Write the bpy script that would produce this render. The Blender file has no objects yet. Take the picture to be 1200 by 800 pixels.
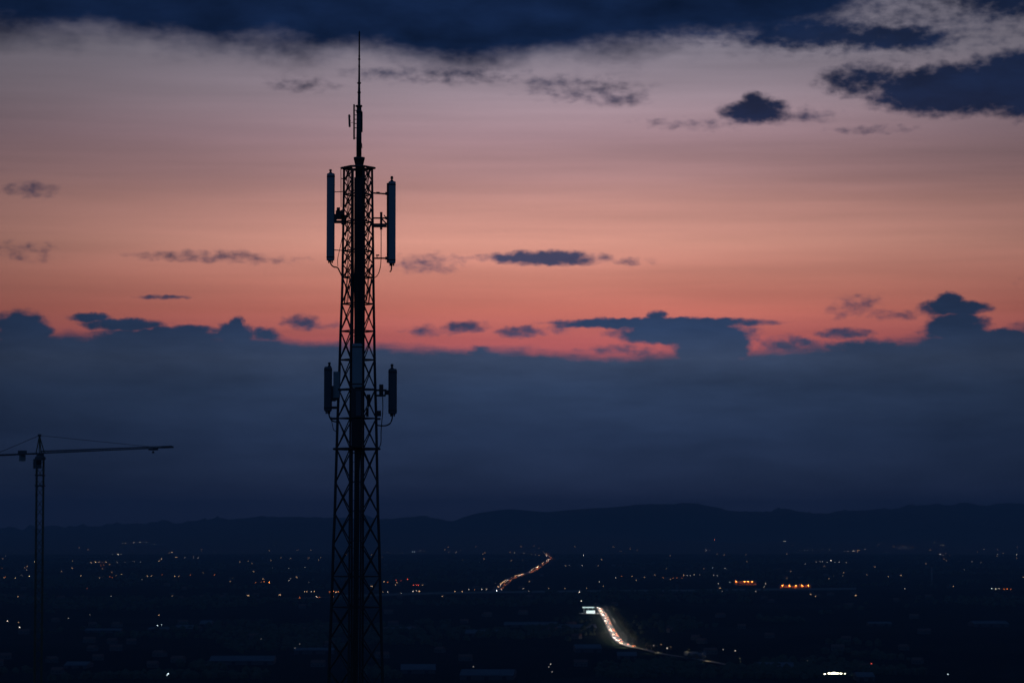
import bpy, math, random
from mathutils import Vector, noise as mnoise
random.seed(7)
R = math.radians
scn = bpy.context.scene
COL = scn.collection

# ------------------------------------------------------------------ camera
F = 1200 * 100 / 36.0                    # 100 mm lens, photograph 1200 px wide
HORIZON = 610.0
PITCH = math.atan((HORIZON - 400) / F)
CAM = Vector((0, 0, 150))
cam = bpy.data.cameras.new('camera'); camo = bpy.data.objects.new('camera', cam); COL.objects.link(camo)
cam.lens = 100; cam.sensor_width = 36; cam.clip_start = 1; cam.clip_end = 90000
camo.location = CAM; camo.rotation_euler = (R(90) + PITCH, 0, 0)
cam.dof.use_dof = True; cam.dof.focus_distance = 83.5; cam.dof.aperture_fstop = 3.8
scn.camera = camo
scn.view_settings.view_transform = 'Standard'; scn.view_settings.look = 'None'
scn.view_settings.exposure = 0; scn.view_settings.gamma = 1
scn.cycles.use_adaptive_sampling = False
scn.cycles.use_denoising = True
scn.cycles.max_bounces = 4; scn.cycles.diffuse_bounces = 2; scn.cycles.volume_bounces = 0
scn.cycles.transparent_max_bounces = 16
scn.cycles.sample_clamp_indirect = 2.0

def lin(r, g, b):
    f = lambda c: (c / 255 / 12.92) if c / 255 <= 0.04045 else ((c / 255 + 0.055) / 1.055) ** 2.4
    return (f(r), f(g), f(b), 1)
def ray(px, py):
    v = Vector(((px - 600) / F, 1, (400 - py) / F))
    c, s = math.cos(PITCH), math.sin(PITCH)
    return Vector((v.x, v.y * c - v.z * s, v.y * s + v.z * c))
def P(px, py, Y):
    d = ray(px, py); return CAM + d * (Y / d.y)
def azel(px, py):
    d = ray(px, py)
    return math.degrees(math.atan2(d.x, d.y)), math.degrees(math.asin(d.z / d.length))
DPX = math.degrees(1 / F)

# ------------------------------------------------------------------ sky
SUN_AZ = azel(650, 610)[0]
world = bpy.data.worlds.new('World'); scn.world = world; world.use_nodes = True
NT = world.node_tree; NT.nodes.clear()
def nd(t, **k):
    n = NT.nodes.new(t)
    for a, b in k.items(): setattr(n, a, b)
    return n
def put(sock, v):
    if isinstance(v, bpy.types.NodeSocket): NT.links.new(v, sock)
    else: sock.default_value = v
def M(op, a, b=None, c=None, clamp=False):
    n = nd('ShaderNodeMath', operation=op, use_clamp=clamp)
    for i, v in enumerate((a, b, c)):
        if v is not None: put(n.inputs[i], v)
    return n.outputs[0]
def SM(x, lo, hi, a=0.0, b=1.0, interp='SMOOTHSTEP'):
    n = nd('ShaderNodeMapRange', interpolation_type=interp)
    for i, v in enumerate((x, lo, hi, a, b)): put(n.inputs[i], v)
    return n.outputs[0]
def MIX(f, a, b, mode='MIX'):
    n = nd('ShaderNodeMix', data_type='RGBA', blend_type=mode)
    put(n.inputs[0], f); put(n.inputs[6], a); put(n.inputs[7], b)
    return n.outputs[2]
def NOISE(vec, scale, detail=4, rough=0.55, dist=0.0):
    n = nd('ShaderNodeTexNoise', noise_dimensions='3D')
    put(n.inputs['Vector'], vec); n.inputs['Scale'].default_value = scale
    n.inputs['Detail'].default_value = detail; n.inputs['Roughness'].default_value = rough
    n.inputs['Distortion'].default_value = dist
    return n.outputs[0]
def XYZ(x, y, z=0.0):
    n = nd('ShaderNodeCombineXYZ')
    for i, v in enumerate((x, y, z)): put(n.inputs[i], v)
    return n.outputs[0]
def RAMP(x, stops, interp='LINEAR'):
    n = nd('ShaderNodeValToRGB'); put(n.inputs[0], x)
    e = n.color_ramp.elements; n.color_ramp.interpolation = interp
    while len(e) < len(stops): e.new(0.5)
    for el, (p, c) in zip(e, stops): el.position = p; el.color = c
    return n.outputs[0]
def CURVE(x, pts):
    n = nd('ShaderNodeFloatCurve'); put(n.inputs[1], x); n.inputs[0].default_value = 1
    c = n.mapping.curves[0]
    for i, (a, b) in enumerate(pts):
        p = c.points[i] if i < 2 else c.points.new(a, b)
        p.location = (a, b)
    for p in c.points: p.handle_type = 'AUTO'
    n.mapping.use_clip = False
    n.mapping.update()
    return n.outputs[0]

tc = nd('ShaderNodeTexCoord'); sep = nd('ShaderNodeSeparateXYZ'); put(sep.inputs[0], tc.outputs['Generated'])
U = M('MULTIPLY', M('ARCTAN2', sep.outputs[0], sep.outputs[1]), 57.29578)
V = M('MULTIPLY', M('ARCSINE', sep.outputs[2]), 57.29578)
VS = lambda y: azel(600, y)[1]
def vpos(y): return VS(y) / 14.0
# clear twilight sky: colour by elevation, brightest towards the sunken sun
clear = RAMP(M('DIVIDE', V, 14.0), [
    (0.0, lin(120, 62, 84)), (vpos(425), lin(170, 80, 92)), (vpos(400), lin(196, 96, 98)), (vpos(365), lin(210, 115, 101)),
    (vpos(330), lin(211, 130, 113)), (vpos(285), lin(218, 150, 133)), (vpos(240), lin(208, 148, 137)),
    (vpos(205), lin(186, 139, 138)), (vpos(160), lin(166, 132, 139)), (vpos(110), lin(156, 136, 146)),
    (vpos(60), lin(148, 138, 151)), (0.9, lin(104, 106, 130)), (1.0, lin(54, 64, 100))])
dU = M('SUBTRACT', U, SUN_AZ)
glow = M('DIVIDE', 1.0, M('ADD', 1.0, M('POWER', M('DIVIDE', M('ABSOLUTE', dU), 10.2), 2.1)))
# long flat streaks of thin high cloud
st1 = NOISE(XYZ(M('MULTIPLY', U, 0.10), M('MULTIPLY', V, 1.9), 3.1), 1.0, 3, 0.6)
st2 = NOISE(XYZ(M('MULTIPLY', U, 0.05), M('MULTIPLY', V, 0.7), 8.7), 1.0, 2, 0.5)
streak = M('ADD', M('MULTIPLY', M('SUBTRACT', st1, 0.5), 0.50), M('MULTIPLY', M('SUBTRACT', st2, 0.5), 0.85))
streak = M('ADD', 0.97, streak)
nishita = nd('ShaderNodeTexSky', sky_type='NISHITA')
nishita.sun_disc = False; nishita.sun_elevation = R(-3.0); nishita.sun_rotation = R(SUN_AZ)
skyglow = MIX(1.0, clear, XYZ(*(M('MULTIPLY', glow, streak),) * 3), 'MULTIPLY')
skyblue = MIX(1.0, nishita.outputs[0], (0.05, 0.05, 0.05, 1), 'MULTIPLY')
east = SM(M('ABSOLUTE', dU), 35.0, 120.0)
night = RAMP(M('DIVIDE', V, 90.0), [(0.0, lin(36, 56, 86)), (0.15, lin(40, 70, 106)), (1.0, lin(32, 62, 104))])
night = MIX(1.0, night, XYZ(*(M('ADD', 0.12, M('MULTIPLY', east, 0.88)),) * 3), 'MULTIPLY')
base = MIX(1.0, MIX(1.0, skyglow, skyblue, 'ADD'), night, 'ADD')

# cloud noise, in degrees of azimuth and elevation
nbig = NOISE(XYZ(M('MULTIPLY', U, 0.9), M('MULTIPLY', V, 1.5), 0.0), 1.0, 2, 0.60)
nfin = NOISE(XYZ(M('MULTIPLY', U, 2.8), M('MULTIPLY', V, 4.2), 5.0), 1.0, 5, 0.52)
nwx = NOISE(XYZ(U, V, 11.0), 3.2, 3, 0.6)
nwy = NOISE(XYZ(U, V, 23.0), 3.0, 3, 0.6)
UW = M('ADD', U, M('MULTIPLY', M('SUBTRACT', nwx, 0.5), 0.30))
VW = M('ADD', V, M('MULTIPLY', M('SUBTRACT', nwy, 0.5), 0.14))
nz = M('ADD', M('MULTIPLY', M('SUBTRACT', nbig, 0.5), 0.7), M('MULTIPLY', M('SUBTRACT', nfin, 0.5), 1.15))
nz2 = M('ADD', M('MULTIPLY', nz, 0.6), M('MULTIPLY', M('SUBTRACT', NOISE(XYZ(M('MULTIPLY', U, 3.6), M('MULTIPLY', V, 6.5), 90.0), 1.0, 4, 0.50), 0.5), 2.7))
nbk = M('SUBTRACT', NOISE(XYZ(M('MULTIPLY', U, 1.0), M('MULTIPLY', V, 5.0), 71.0), 1.0, 5, 0.62), 0.5)
PW = XYZ(UW, VW)
def blobs(lst):
    acc = None
    for (x, y, a, bt, bb, w) in lst:
        w = w * 1.15 if w >= 0.9 else w * 0.84
        u0, v0 = azel(x, y + (bb - bt) * 0.5)
        sx, sy = 1 / (a * DPX), 2 / ((bt + bb) * DPX)
        n = nd('ShaderNodeVectorMath', operation='MULTIPLY_ADD'); put(n.inputs[0], PW)
        n.inputs[1].default_value = (sx, sy, 0); n.inputs[2].default_value = (-u0 * sx, -v0 * sy, 0)
        m = nd('ShaderNodeVectorMath', operation='DOT_PRODUCT'); put(m.inputs[0], n.outputs[0]); put(m.inputs[1], n.outputs[0])
        d = M('MULTIPLY_ADD', m.outputs['Value'], -w, w)
        acc = d if acc is None else M('MAXIMUM', acc, d)
    return M('MAXIMUM', acc, -1.5)
HI = [(885, 134, 46, 20, 13, 1.8), (885, 121, 21, 14, 16, 1.6), (935, 137, 40, 9, 8, 0.42), (815, 146, 50, 6, 5, 0.32), (690, 106, 62, 14, 12, 0.50), (728, 116, 32, 9, 9, 0.75), (650, 100, 40, 9, 8, 0.42), (350, 100, 34, 7, 7, 0.34),
      (1120, 104, 115, 32, 34, 2.2), (1010, 93, 56, 20, 22, 1.2), (1230, 96, 135, 44, 46, 2.4), (1380, 80, 160, 40, 45, 1.4), (1045, 46, 92, 18, 16, 1.5), (950, 42, 105, 24, 18, 1.4), (1190, 2, 85, 40, 26, 1.4), (1330, -20, 160, 40, 40, 1.4),
      (37, 223, 32, 9, 8, 0.62), (880, 30, 130, 16, 22, 0.75), (545, 90, 55, 9, 8, 0.40), (455, 88, 40, 9, 7, 0.36), (1020, 152, 40, 4, 4, 0.28), (1060, 15, 150, 34, 40, 0.36), (-120, 200, 90, 16, 12, 0.8)]
LO = [(637, 303, 82, 10, 9, 1.5), (500, 309, 38, 11, 10, 0.58), (725, 306, 36, 4, 4, 0.40), (235, 301, 72, 7, 6, 0.66), (265, 300, 30, 8, 7, 0.70), (193, 348, 34, 3, 3, 0.95), (15, 295, 36, 9, 8, 0.30), (310, 305, 36, 4, 4, 0.35),
      (353, 378, 23, 10, 9, 1.15), (375, 381, 20, 5, 5, 0.5), (498, 387, 25, 8, 8, 0.75), (547, 383, 30, 8, 8, 1.1), (609, 389, 30, 8, 8, 1.2), (655, 387, 14, 5, 5, 0.4),
      (1008, 358, 24, 14, 12, 0.68), (985, 365, 14, 9, 7, 0.5), (1050, 368, 36, 5, 6, 0.40), (990, 391, 34, 8, 8, 1.2), (925, 402, 38, 9, 12, 1.0), (-90, 300, 80, 12, 10, 0.8), (1290, 330, 80, 10, 9, 0.9)]
MASS = [(25, 386, 40, 25, 30, 1.6), (-60, 385, 70, 30, 40, 1.5), (190, 391, 110, 9, 18, 1.3), (105, 372, 28, 6, 6, 1.1), (145, 380, 55, 8, 9, 1.3), (215, 387, 60, 7, 8, 1.1), (276, 388, 28, 12, 20, 1.3), (277, 381, 10, 12, 10, 1.2), (310, 390, 24, 7, 14, 1.0),
        (775, 380, 145, 9, 6, 1.5), (770, 373, 14, 10, 8, 1.2), (800, 388, 92, 14, 18, 1.6), (835, 402, 54, 28, 40, 1.7), (560, 411, 40, 6, 20, 0.9), (740, 409, 60, 5, 12, 0.5),
        (1114, 352, 20, 12, 16, 1.5), (1119, 362, 44, 13, 10, 1.5), (1124, 374, 38, 10, 14, 1.3), (1120, 384, 46, 16, 20, 1.4), (1170, 392, 60, 9, 20, 1.3), (1020, 402, 70, 7, 20, 1.0), (1260, 388, 90, 18, 30, 1.4)]
f01 = SM(U, -40.0, 40.0, 0.0, 1.0, 'LINEAR')
def edge(pts):           # pixel points -> curve of elevation (scaled 0..1 over 0..14 degrees)
    return M('MULTIPLY', CURVE(f01, [((azel(x, y)[0] + 40) / 80, azel(x, y)[1] / 14) for x, y in pts]), 14.0)
eb = edge([(-1600, 405), (-400, 398), (0, 392), (60, 391), (150, 389), (250, 391), (320, 394), (350, 402), (400, 402), (450, 405), (520, 409), (600, 409), (680, 416), (760, 416),
           (880, 413), (930, 408), (1000, 403), (1060, 398), (1110, 390), (1200, 391), (1600, 395), (2800, 405)])
ed = edge([(-1600, 60), (-300, 30), (0, 31), (50, 38), (100, 39), (200, 50), (300, 56), (420, 57), (500, 68), (600, 68), (680, 63), (750, 54), (830, 48), (900, 44), (960, 34), (1005, 6), (1050, -16), (1150, -22), (1300, 10), (2800, 50)])
soft_n = M('SUBTRACT', NOISE(XYZ(M('MULTIPLY', U, 0.55), M('MULTIPLY', V, 1.1), 40.0), 1.0, 4, 0.50), 0.5)
aD = SM(M('ADD', M('MULTIPLY', M('SUBTRACT', VW, ed), 1.9), M('ADD', M('MULTIPLY', soft_n, 2.1), M('MULTIPLY', nz2, 0.16))), -0.90, 0.75)
aH = SM(M('ADD', blobs(HI), M('MULTIPLY', nz2, 0.85)), -0.48, 1.45)
aL = SM(M('ADD', blobs(LO), nz2), -0.48, 1.45)
bankd = M('ADD', M('MULTIPLY', M('SUBTRACT', VW, eb), -5.0), M('MULTIPLY', M('ADD', nbk, M('MULTIPLY', nz, 0.25)), 1.3))
aM = SM(M('ADD', blobs(MASS), M('ADD', M('MULTIPLY', nz2, 0.6), M('MULTIPLY', nbk, 0.5))), -0.30, 1.0)
aB = SM(bankd, -0.70, 0.75)
aB = M('MAXIMUM', aB, aM)
# cloud colours: unlit sides, a little lighter where they face the glow
mott = M('ADD', 0.5, M('MULTIPLY', NOISE(XYZ(M('MULTIPLY', U, 0.30), M('MULTIPLY', V, 1.2), 60.0), 1.0, 5, 0.62), 1.0))
bank_c = RAMP(M('DIVIDE', V, 14.0), [(0.0, lin(46, 52, 80)), (vpos(590), lin(45, 53, 82)), (vpos(560), lin(43, 55, 83)), (vpos(510), lin(44, 59, 89)),
          (vpos(455), lin(50, 66, 95)), (vpos(420), lin(60, 74, 101)), (vpos(385), lin(48, 66, 98)), (vpos(300), lin(44, 60, 92)), (vpos(120), lin(27, 42, 76)), (1.0, lin(20, 38, 72))])
glow_c = M('ADD', 0.16, M('MULTIPLY', glow, 0.90))
cloud_c = MIX(1.0, bank_c, XYZ(*(M('MULTIPLY', glow_c, mott),) * 3), 'MULTIPLY')
high_c = MIX(1.0, MIX(SM(V, 5.0, 8.5), lin(36, 52, 84), lin(18, 34, 65)), XYZ(*(M('MULTIPLY', M('ADD', 0.62, M('MULTIPLY', glow, 0.4)), mott),) * 3), 'MULTIPLY')
high_c = MIX(1.0, high_c, XYZ(*(M('MULTIPLY_ADD', soft_n, -1.8, 1.0),) * 3), 'MULTIPLY')
# overcast deck overhead fading into open night-blue sky away from the sunset
c = MIX(M('MULTIPLY', aH, 0.97), base, high_c)
c = MIX(M('MULTIPLY', aL, 0.95), c, cloud_c)
c = MIX(aB, c, cloud_c)
c = MIX(M('MULTIPLY', aD, M('MULTIPLY_ADD', east, -0.7, 1.0)), c, high_c)
c = MIX(SM(V, -0.6, -0.05, 1.0, 0.0), c, (0.002, 0.004, 0.012, 1))
bg = nd('ShaderNodeBackground'); put(bg.inputs[0], c); bg.inputs[1].default_value = 1.0
world.cycles.sampling_method = 'MANUAL'; world.cycles.sample_map_resolution = 256
wo = nd('ShaderNodeOutputWorld'); NT.links.new(bg.outputs[0], wo.inputs[0])
# faint last light from the sunken sun's side
sl = bpy.data.lights.new('sun', 'SUN'); so = bpy.data.objects.new('sun', sl); COL.objects.link(so)
sl.energy = 0.01; sl.angle = R(15); sl.color = (1.0, 0.6, 0.5)
so.rotation_euler = (R(88), 0, R(180 - SUN_AZ)); so.location = (0, 0, 400)

# ------------------------------------------------------------------ materials
def mat(name, col, rough=0.6, metal=0.0, nscale=0.0, namt=0.25, bump=0.0, emit=None, strength=0.0, sampled=False):
    m = bpy.data.materials.new(name); m.use_nodes = True
    nt = m.node_tree; b = nt.nodes['Principled BSDF']
    b.inputs['Base Color'].default_value = (*col[:3], 1); b.inputs['Roughness'].default_value = rough; b.inputs['Metallic'].default_value = metal
    if nscale:
        t = nt.nodes.new('ShaderNodeTexCoord'); n = nt.nodes.new('ShaderNodeTexNoise'); n.inputs['Scale'].default_value = nscale; n.inputs['Detail'].default_value = 5
        nt.links.new(t.outputs['Object'], n.inputs['Vector'])
        r = nt.nodes.new('ShaderNodeMapRange'); r.inputs[3].default_value = 1 - namt; r.inputs[4].default_value = 1 + namt
        nt.links.new(n.outputs[0], r.inputs[0])
        x = nt.nodes.new('ShaderNodeVectorMath'); x.operation = 'SCALE'; x.inputs[0].default_value = col[:3]
        nt.links.new(r.outputs[0], x.inputs['Scale']); nt.links.new(x.outputs[0], b.inputs['Base Color'])
        if bump:
            bp = nt.nodes.new('ShaderNodeBump'); bp.inputs['Strength'].default_value = bump
            nt.links.new(n.outputs[0], bp.inputs['Height']); nt.links.new(bp.outputs[0], b.inputs['Normal'])
    if emit:
        b.inputs['Emission Color'].default_value = (*emit[:3], 1); b.inputs['Emission Strength'].default_value = strength
        m.cycles.emission_sampling = 'FRONT_BACK' if sampled else 'NONE'
    return m
STEEL = mat('weathered steel', (0.050, 0.047, 0.048), 0.65, 0.0, 6, 0.3)
STEEL2 = mat('red oxide steel', (0.075, 0.036, 0.032), 0.7, 0.0, 6, 0.3)
RUBBER = mat('cable rubber', (0.02, 0.02, 0.022), 0.6, 0, 9, 0.2)
RADOME = mat('grey radome', (0.30, 0.33, 0.36), 0.55, 0, 3, 0.12)
RADOME2 = mat('dark radome', (0.085, 0.10, 0.12), 0.5, 0, 3, 0.15)
PALE = mat('pale equipment paint', (0.46, 0.50, 0.54), 0.45, 0, 3, 0.1)
CONC = mat('concrete', (0.30, 0.29, 0.28), 0.9, 0, 0.7, 0.25)
CRANE = mat('crane paint', (0.12, 0.10, 0.05), 0.55, 0, 1.2, 0.3)
GREYS = mat('crane grey steel', (0.11, 0.11, 0.115), 0.6, 0, 2, 0.3)

# ------------------------------------------------------------------ mesh helpers
class MB:
    def __init__(s): s.v = []; s.f = []
    def add(s, vs, fs):
        o = len(s.v); s.v += [Vector(v) for v in vs]; s.f += [tuple(i + o for i in f) for f in fs]; return s
    def box(s, c, sx, sy, sz, rz=0.0):
        ca, sa = math.cos(rz), math.sin(rz); vs = []
        for dz in (-1, 1):
            for dx, dy in ((-1, -1), (1, -1), (1, 1), (-1, 1)):
                x, y = dx * sx / 2, dy * sy / 2
                vs.append((c[0] + x * ca - y * sa, c[1] + x * sa + y * ca, c[2] + dz * sz / 2))
        return s.add(vs, [(3, 2, 1, 0), (4, 5, 6, 7), (0, 1, 5, 4), (1, 2, 6, 5), (2, 3, 7, 6), (3, 0, 4, 7)])
    def tube(s, pts, r, n=6, cap=True):
        pts = [Vector(p) for p in pts]; rs = r if isinstance(r, (list, tuple)) else [r] * len(pts)
        vs = []; N = len(pts)
        for i, p in enumerate(pts):
            t = (pts[min(i + 1, N - 1)] - pts[max(i - 1, 0)]).normalized()
            a = Vector((0, 0, 1)) if abs(t.z) < 0.9 else Vector((1, 0, 0))
            u = t.cross(a).normalized(); w = u.cross(t)
            for k in range(n):
                an = 2 * math.pi * (k + 0.5) / n
                vs.append(p + (u * math.cos(an) + w * math.sin(an)) * rs[i])
        fs = []
        for i in range(N - 1):
            for k in range(n):
                k2 = (k + 1) % n
                fs.append((i * n + k, i * n + k2, (i + 1) * n + k2, (i + 1) * n + k))
        if cap: fs += [tuple(range(n))[::-1], tuple((N - 1) * n + k for k in range(n))]
        return s.add(vs, fs)
    def lathe(s, c, prof, n=14):       # prof: (radius, z)
        vs = []
        for r, z in prof:
            for k in range(n):
                a = 2 * math.pi * k / n; vs.append((c[0] + r * math.cos(a), c[1] + r * math.sin(a), c[2] + z))
        fs = []
        for i in range(len(prof) - 1):
            for k in range(n):
                k2 = (k + 1) % n; fs.append((i * n + k, i * n + k2, (i + 1) * n + k2, (i + 1) * n + k))
        fs += [tuple(range(n))[::-1], tuple((len(prof) - 1) * n + k for k in range(n))]
        return s.add(vs, fs)
    def prism(s, pts, y0, y1):         # outline in x, z extruded along y
        n = len(pts); vs = [(x, y0, z) for x, z in pts] + [(x, y1, z) for x, z in pts]
        fs = [tuple(range(n)), tuple(range(2 * n - 1, n - 1, -1))] + [(i, i + n, (i + 1) % n + n, (i + 1) % n) for i in range(n)]
        return s.add(vs, fs)
    def mesh(s, name, m, smooth=False, off=(0, 0, 0)):
        me = bpy.data.meshes.new(name); o = Vector(off)
        me.from_pydata([v - o for v in s.v], [], s.f); me.update()
        if m: me.materials.append(m)
        if smooth: me.polygons.foreach_set('use_smooth', [True] * len(me.polygons))
        return me
def link(name, me, parent=None):
    o = bpy.data.objects.new(name, me); COL.objects.link(o)
    if parent: o.parent = parent
    return o
def tag(o, label, cat, group=None):
    o['label'] = label; o['category'] = cat
    if group: o['group'] = group
    return o
def thing(name, label, cat, loc=(0, 0, 0), group=None):
    o = bpy.data.objects.new(name, None); COL.objects.link(o); o.location = loc; o.empty_display_size = 0.5
    return tag(o, label, cat, group)
def wpart(root, name, mb, m, smooth=False, parent=None, label=None):      # mesh given in world coordinates
    o = link(name, mb.mesh(name, m, smooth, root.location), parent or root)
    if label: o['label'] = label
    return o
def dup(root, loc, rz=0.0, scale=1.0):
    r = root.copy(); COL.objects.link(r); r.location = loc; r.rotation_euler = (0, 0, rz); r.scale = (scale,) * 3
    for ch in root.children:
        k = ch.copy(); COL.objects.link(k); k.parent = r
        for g in ch.children:
            d = g.copy(); COL.objects.link(d); d.parent = k
    return r
def struct(name, me): o = link(name, me); o['kind'] = 'structure'; return o

# ------------------------------------------------------------------ terrain
RIDGE = [(-1500, 604), (-700, 612), (-300, 618), (0, 620), (60, 617), (100, 613), (170, 611), (250, 608), (330, 606.5), (390, 605), (447, 606), (475, 603), (492, 601.5), (510, 604), (530, 608), (545, 604), (560, 601), (600, 597.5),
         (640, 599.5), (670, 597), (700, 595), (750, 593), (790, 594.5), (815, 594), (840, 598), (860, 601), (905, 601), (925, 598), (950, 600.5), (1000, 599), (1040, 597), (1070, 592.5), (1100, 590.5), (1200, 591), (1500, 596), (2200, 606), (2900, 602)]
RA = [(azel(x, y)[0], math.tan(R(azel(x, y + 1.5)[1]))) for x, y in RIDGE]
RDIST = 20000.0
def interp(tab, x):
    if x <= tab[0][0]: return tab[0][1]
    for (a, b), (c, d) in zip(tab, tab[1:]):
        if x <= c:
            t = (x - a) / (c - a); t = t * t * (3 - 2 * t) * 0.5 + t * 0.5
            return b + (d - b) * t
    return tab[-1][1]
NEAR = [(0, 148.2), (30, 142), (83, 128), (200, 121), (400, 113), (600, 110), (1000, 82), (1500, 52), (2000, 25), (2400, 2), (3000, 0)]
def sstep(a, b, x): t = min(1, max(0, (x - a) / (b - a))); return t * t * (3 - 2 * t)
def height(x, y):
    r = math.hypot(x, y); az = math.degrees(math.atan2(x, y))
    z = interp(NEAR, r)
    if r > 2600: z += 1.5 * mnoise.noise((x / 900, y / 900, 0)) * sstep(2600, 3500, r)
    if r > 13000:
        H = 150 + interp(RA, az) * RDIST
        n = mnoise.fractal((x / 1800, y / 1800, 3.3), 1.0, 2.0, 4)
        z += H * (0.16 * sstep(13000, 15500, r) * (1 + n) + 0.84 * sstep(15000, RDIST, r) * (1 + 0.25 * n * (1 - sstep(17500, RDIST, r))))
        z += (1 - abs(r - RDIST) / 900) * 34 * mnoise.fractal((az * 3, 1.37, 0.61), 0.6, 2.0, 6) if abs(r - RDIST) < 900 else 0
        if r > RDIST: z *= 1 - 0.5 * sstep(RDIST, 25000, r)
    return z
def ground(px, py):
    d = ray(px, py); t = 2400.0
    while t < 24000:
        p = CAM + d * t
        if p.z <= height(p.x, p.y):
            lo, hi = t - 60, t
            for _ in range(12):
                m = (lo + hi) / 2; p = CAM + d * m
                if p.z <= height(p.x, p.y): hi = m
                else: lo = m
            p = CAM + d * hi; return Vector((p.x, p.y, height(p.x, p.y)))
        t += 60
    p = CAM + d * 14000; return Vector((p.x, p.y, height(p.x, p.y)))
angs = [-180 + 12 * i for i in range(13)] + [-36 + 3 * i for i in range(7)]
angs += [-16 + 0.2 * i for i in range(1, 160)] + [16 + 3 * i for i in range(0, 7)] + [36 + 12 * i for i in range(12)]
angs = sorted(set(round(a, 3) for a in angs))
FINE = sorted(set(angs + [round(-12 + 0.05 * i, 3) for i in range(481)]))
def polar(rs, hole):
    vs = []; fs = []; angs = FINE if hole else globals()['angs']; n = len(angs)
    for r in rs:
        for a in angs:
            x, y = r * math.sin(R(a)), r * math.cos(R(a)); vs.append((x, y, height(x, y)))
    for i in range(len(rs) - 1):
        for k in range(n):
            k2 = (k + 1) % n; fs.append((i * n + k2, i * n + k, (i + 1) * n + k, (i + 1) * n + k2))
    if not hole:
        vs.append((0, 0, height(0, 0))); c = len(vs) - 1
        fs += [((k + 1) % n, c, k) for k in range(n)]
    return vs, fs
def land_mat():
    m = bpy.data.materials.new('fields'); m.use_nodes = True; nt = m.node_tree; b = nt.nodes['Principled BSDF']; b.inputs['Roughness'].default_value = 0.95
    b.inputs['Specular IOR Level'].default_value = 0.0
    g = nt.nodes.new('ShaderNodeNewGeometry')
    v = nt.nodes.new('ShaderNodeTexVoronoi'); v.inputs['Scale'].default_value = 0.0042; nt.links.new(g.outputs['Position'], v.inputs['Vector'])
    r = nt.nodes.new('ShaderNodeValToRGB'); s2 = nt.nodes.new('ShaderNodeSeparateColor'); nt.links.new(v.outputs['Color'], s2.inputs[0]); nt.links.new(s2.outputs[0], r.inputs[0])
    e = r.color_ramp.elements; e[0].color = (0.010, 0.018, 0.014, 1); e[1].color = (0.045, 0.052, 0.042, 1)
    for p, c in ((0.35, (0.016, 0.026, 0.018, 1)), (0.7, (0.022, 0.030, 0.022, 1)), (0.88, (0.034, 0.040, 0.03, 1))): x = e.new(p); x.color = c
    n = nt.nodes.new('ShaderNodeTexNoise'); n.inputs['Scale'].default_value = 0.02; n.inputs['Detail'].default_value = 6; nt.links.new(g.outputs['Position'], n.inputs['Vector'])
    k = nt.nodes.new('ShaderNodeMix'); k.data_type = 'RGBA'; k.blend_type = 'MULTIPLY'; k.inputs[0].default_value = 0.7
    nt.links.new(r.outputs[0], k.inputs[6]); nt.links.new(n.outputs[0], k.inputs[7]); nt.links.new(k.outputs[2], b.inputs['Base Color'])
    return m
LAND = land_mat()
WOODED = mat('wooded hills', (0.03, 0.05, 0.04), 1.0, 0, 0.0025, 0.9)
def grid_obj(name, rs, hole, m):
    vs, fs = polar(rs, hole); mb = MB(); mb.v = [Vector(v) for v in vs]; mb.f = fs
    return struct(name, mb.mesh(name, m, True))
grid_obj('ground', [15, 40, 83, 140, 220, 320, 450, 600, 800, 1000, 1250, 1500, 1750, 2000, 2250, 2400, 2600, 3000, 3500, 4000, 4600, 5300, 6200, 7300, 8600, 10000, 11500, 13000], False, LAND)
grid_obj('hills', [13000, 13600, 14200, 14800, 15400, 16000, 16600, 17200, 17800, 18400, 19000, 19300, 19600, 19800, 20000, 20200, 20600, 22000, 25000], True, WOODED)

# ------------------------------------------------------------------ lattice tower
YT = 83.3
TX = [(-60, 404.3, 435.3), (196, 403.2, 436.0), (330, 401.4, 437.6), (410, 398.4, 438.8), (525.5, 394.6, 441.5), (580, 393.0, 442.4), (660, 390.0, 445.0), (800, 385.2, 448.2), (1400, 365.0, 462.0)]
def sides(y): return interp([(a, b) for a, b, c in TX], y), interp([(a, c) for a, b, c in TX], y)
zbase = height(P(417, 800, YT).x, YT) + 0.25
tower = thing('lattice_tower', 'tall dark steel lattice telecom tower carrying panel antennas and a whip mast', 'tower', (P(417, 600, YT).x, YT, zbase - 0.25))
def frame(y):
    l, r = sides(y); c = (l + r) / 2; hd = (r - l) / 2 / 40 * 0.92
    zl = P(c, y, YT).z
    X = lambda px: P(px, y, YT).x
    mk = lambda px, dy: Vector((X(px), YT + dy, zl))
    return {'L': mk(l, 0), 'R': mk(r, 0), 'nl': mk(c - 6.6, -hd), 'nr': mk(c + 6.6, -hd), 'fl': mk(c - 6.6, hd), 'fr': mk(c + 6.6, hd)}
ybase = 600.0
while frame(ybase)['L'].z > zbase: ybase += 4
HZ = [196, 228, 260, 294, 325, 356, 388, 421.5, 456, 490, 525.5, 675, 711]
ND = [196, 212, 228, 244, 260, 277, 294, 309.5, 325, 356, 388, 421.5, 456, 490, 525.5, 565, 601, 638, 675, 711, 748, 785]
y = 785 + 37
while y < ybase - 15: ND.append(y); y += 37.5
ND.append(ybase)
HZ += [n for n in ND if n > 800][::3]
FR = {n: frame(n) for n in set(ND + HZ)}
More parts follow.
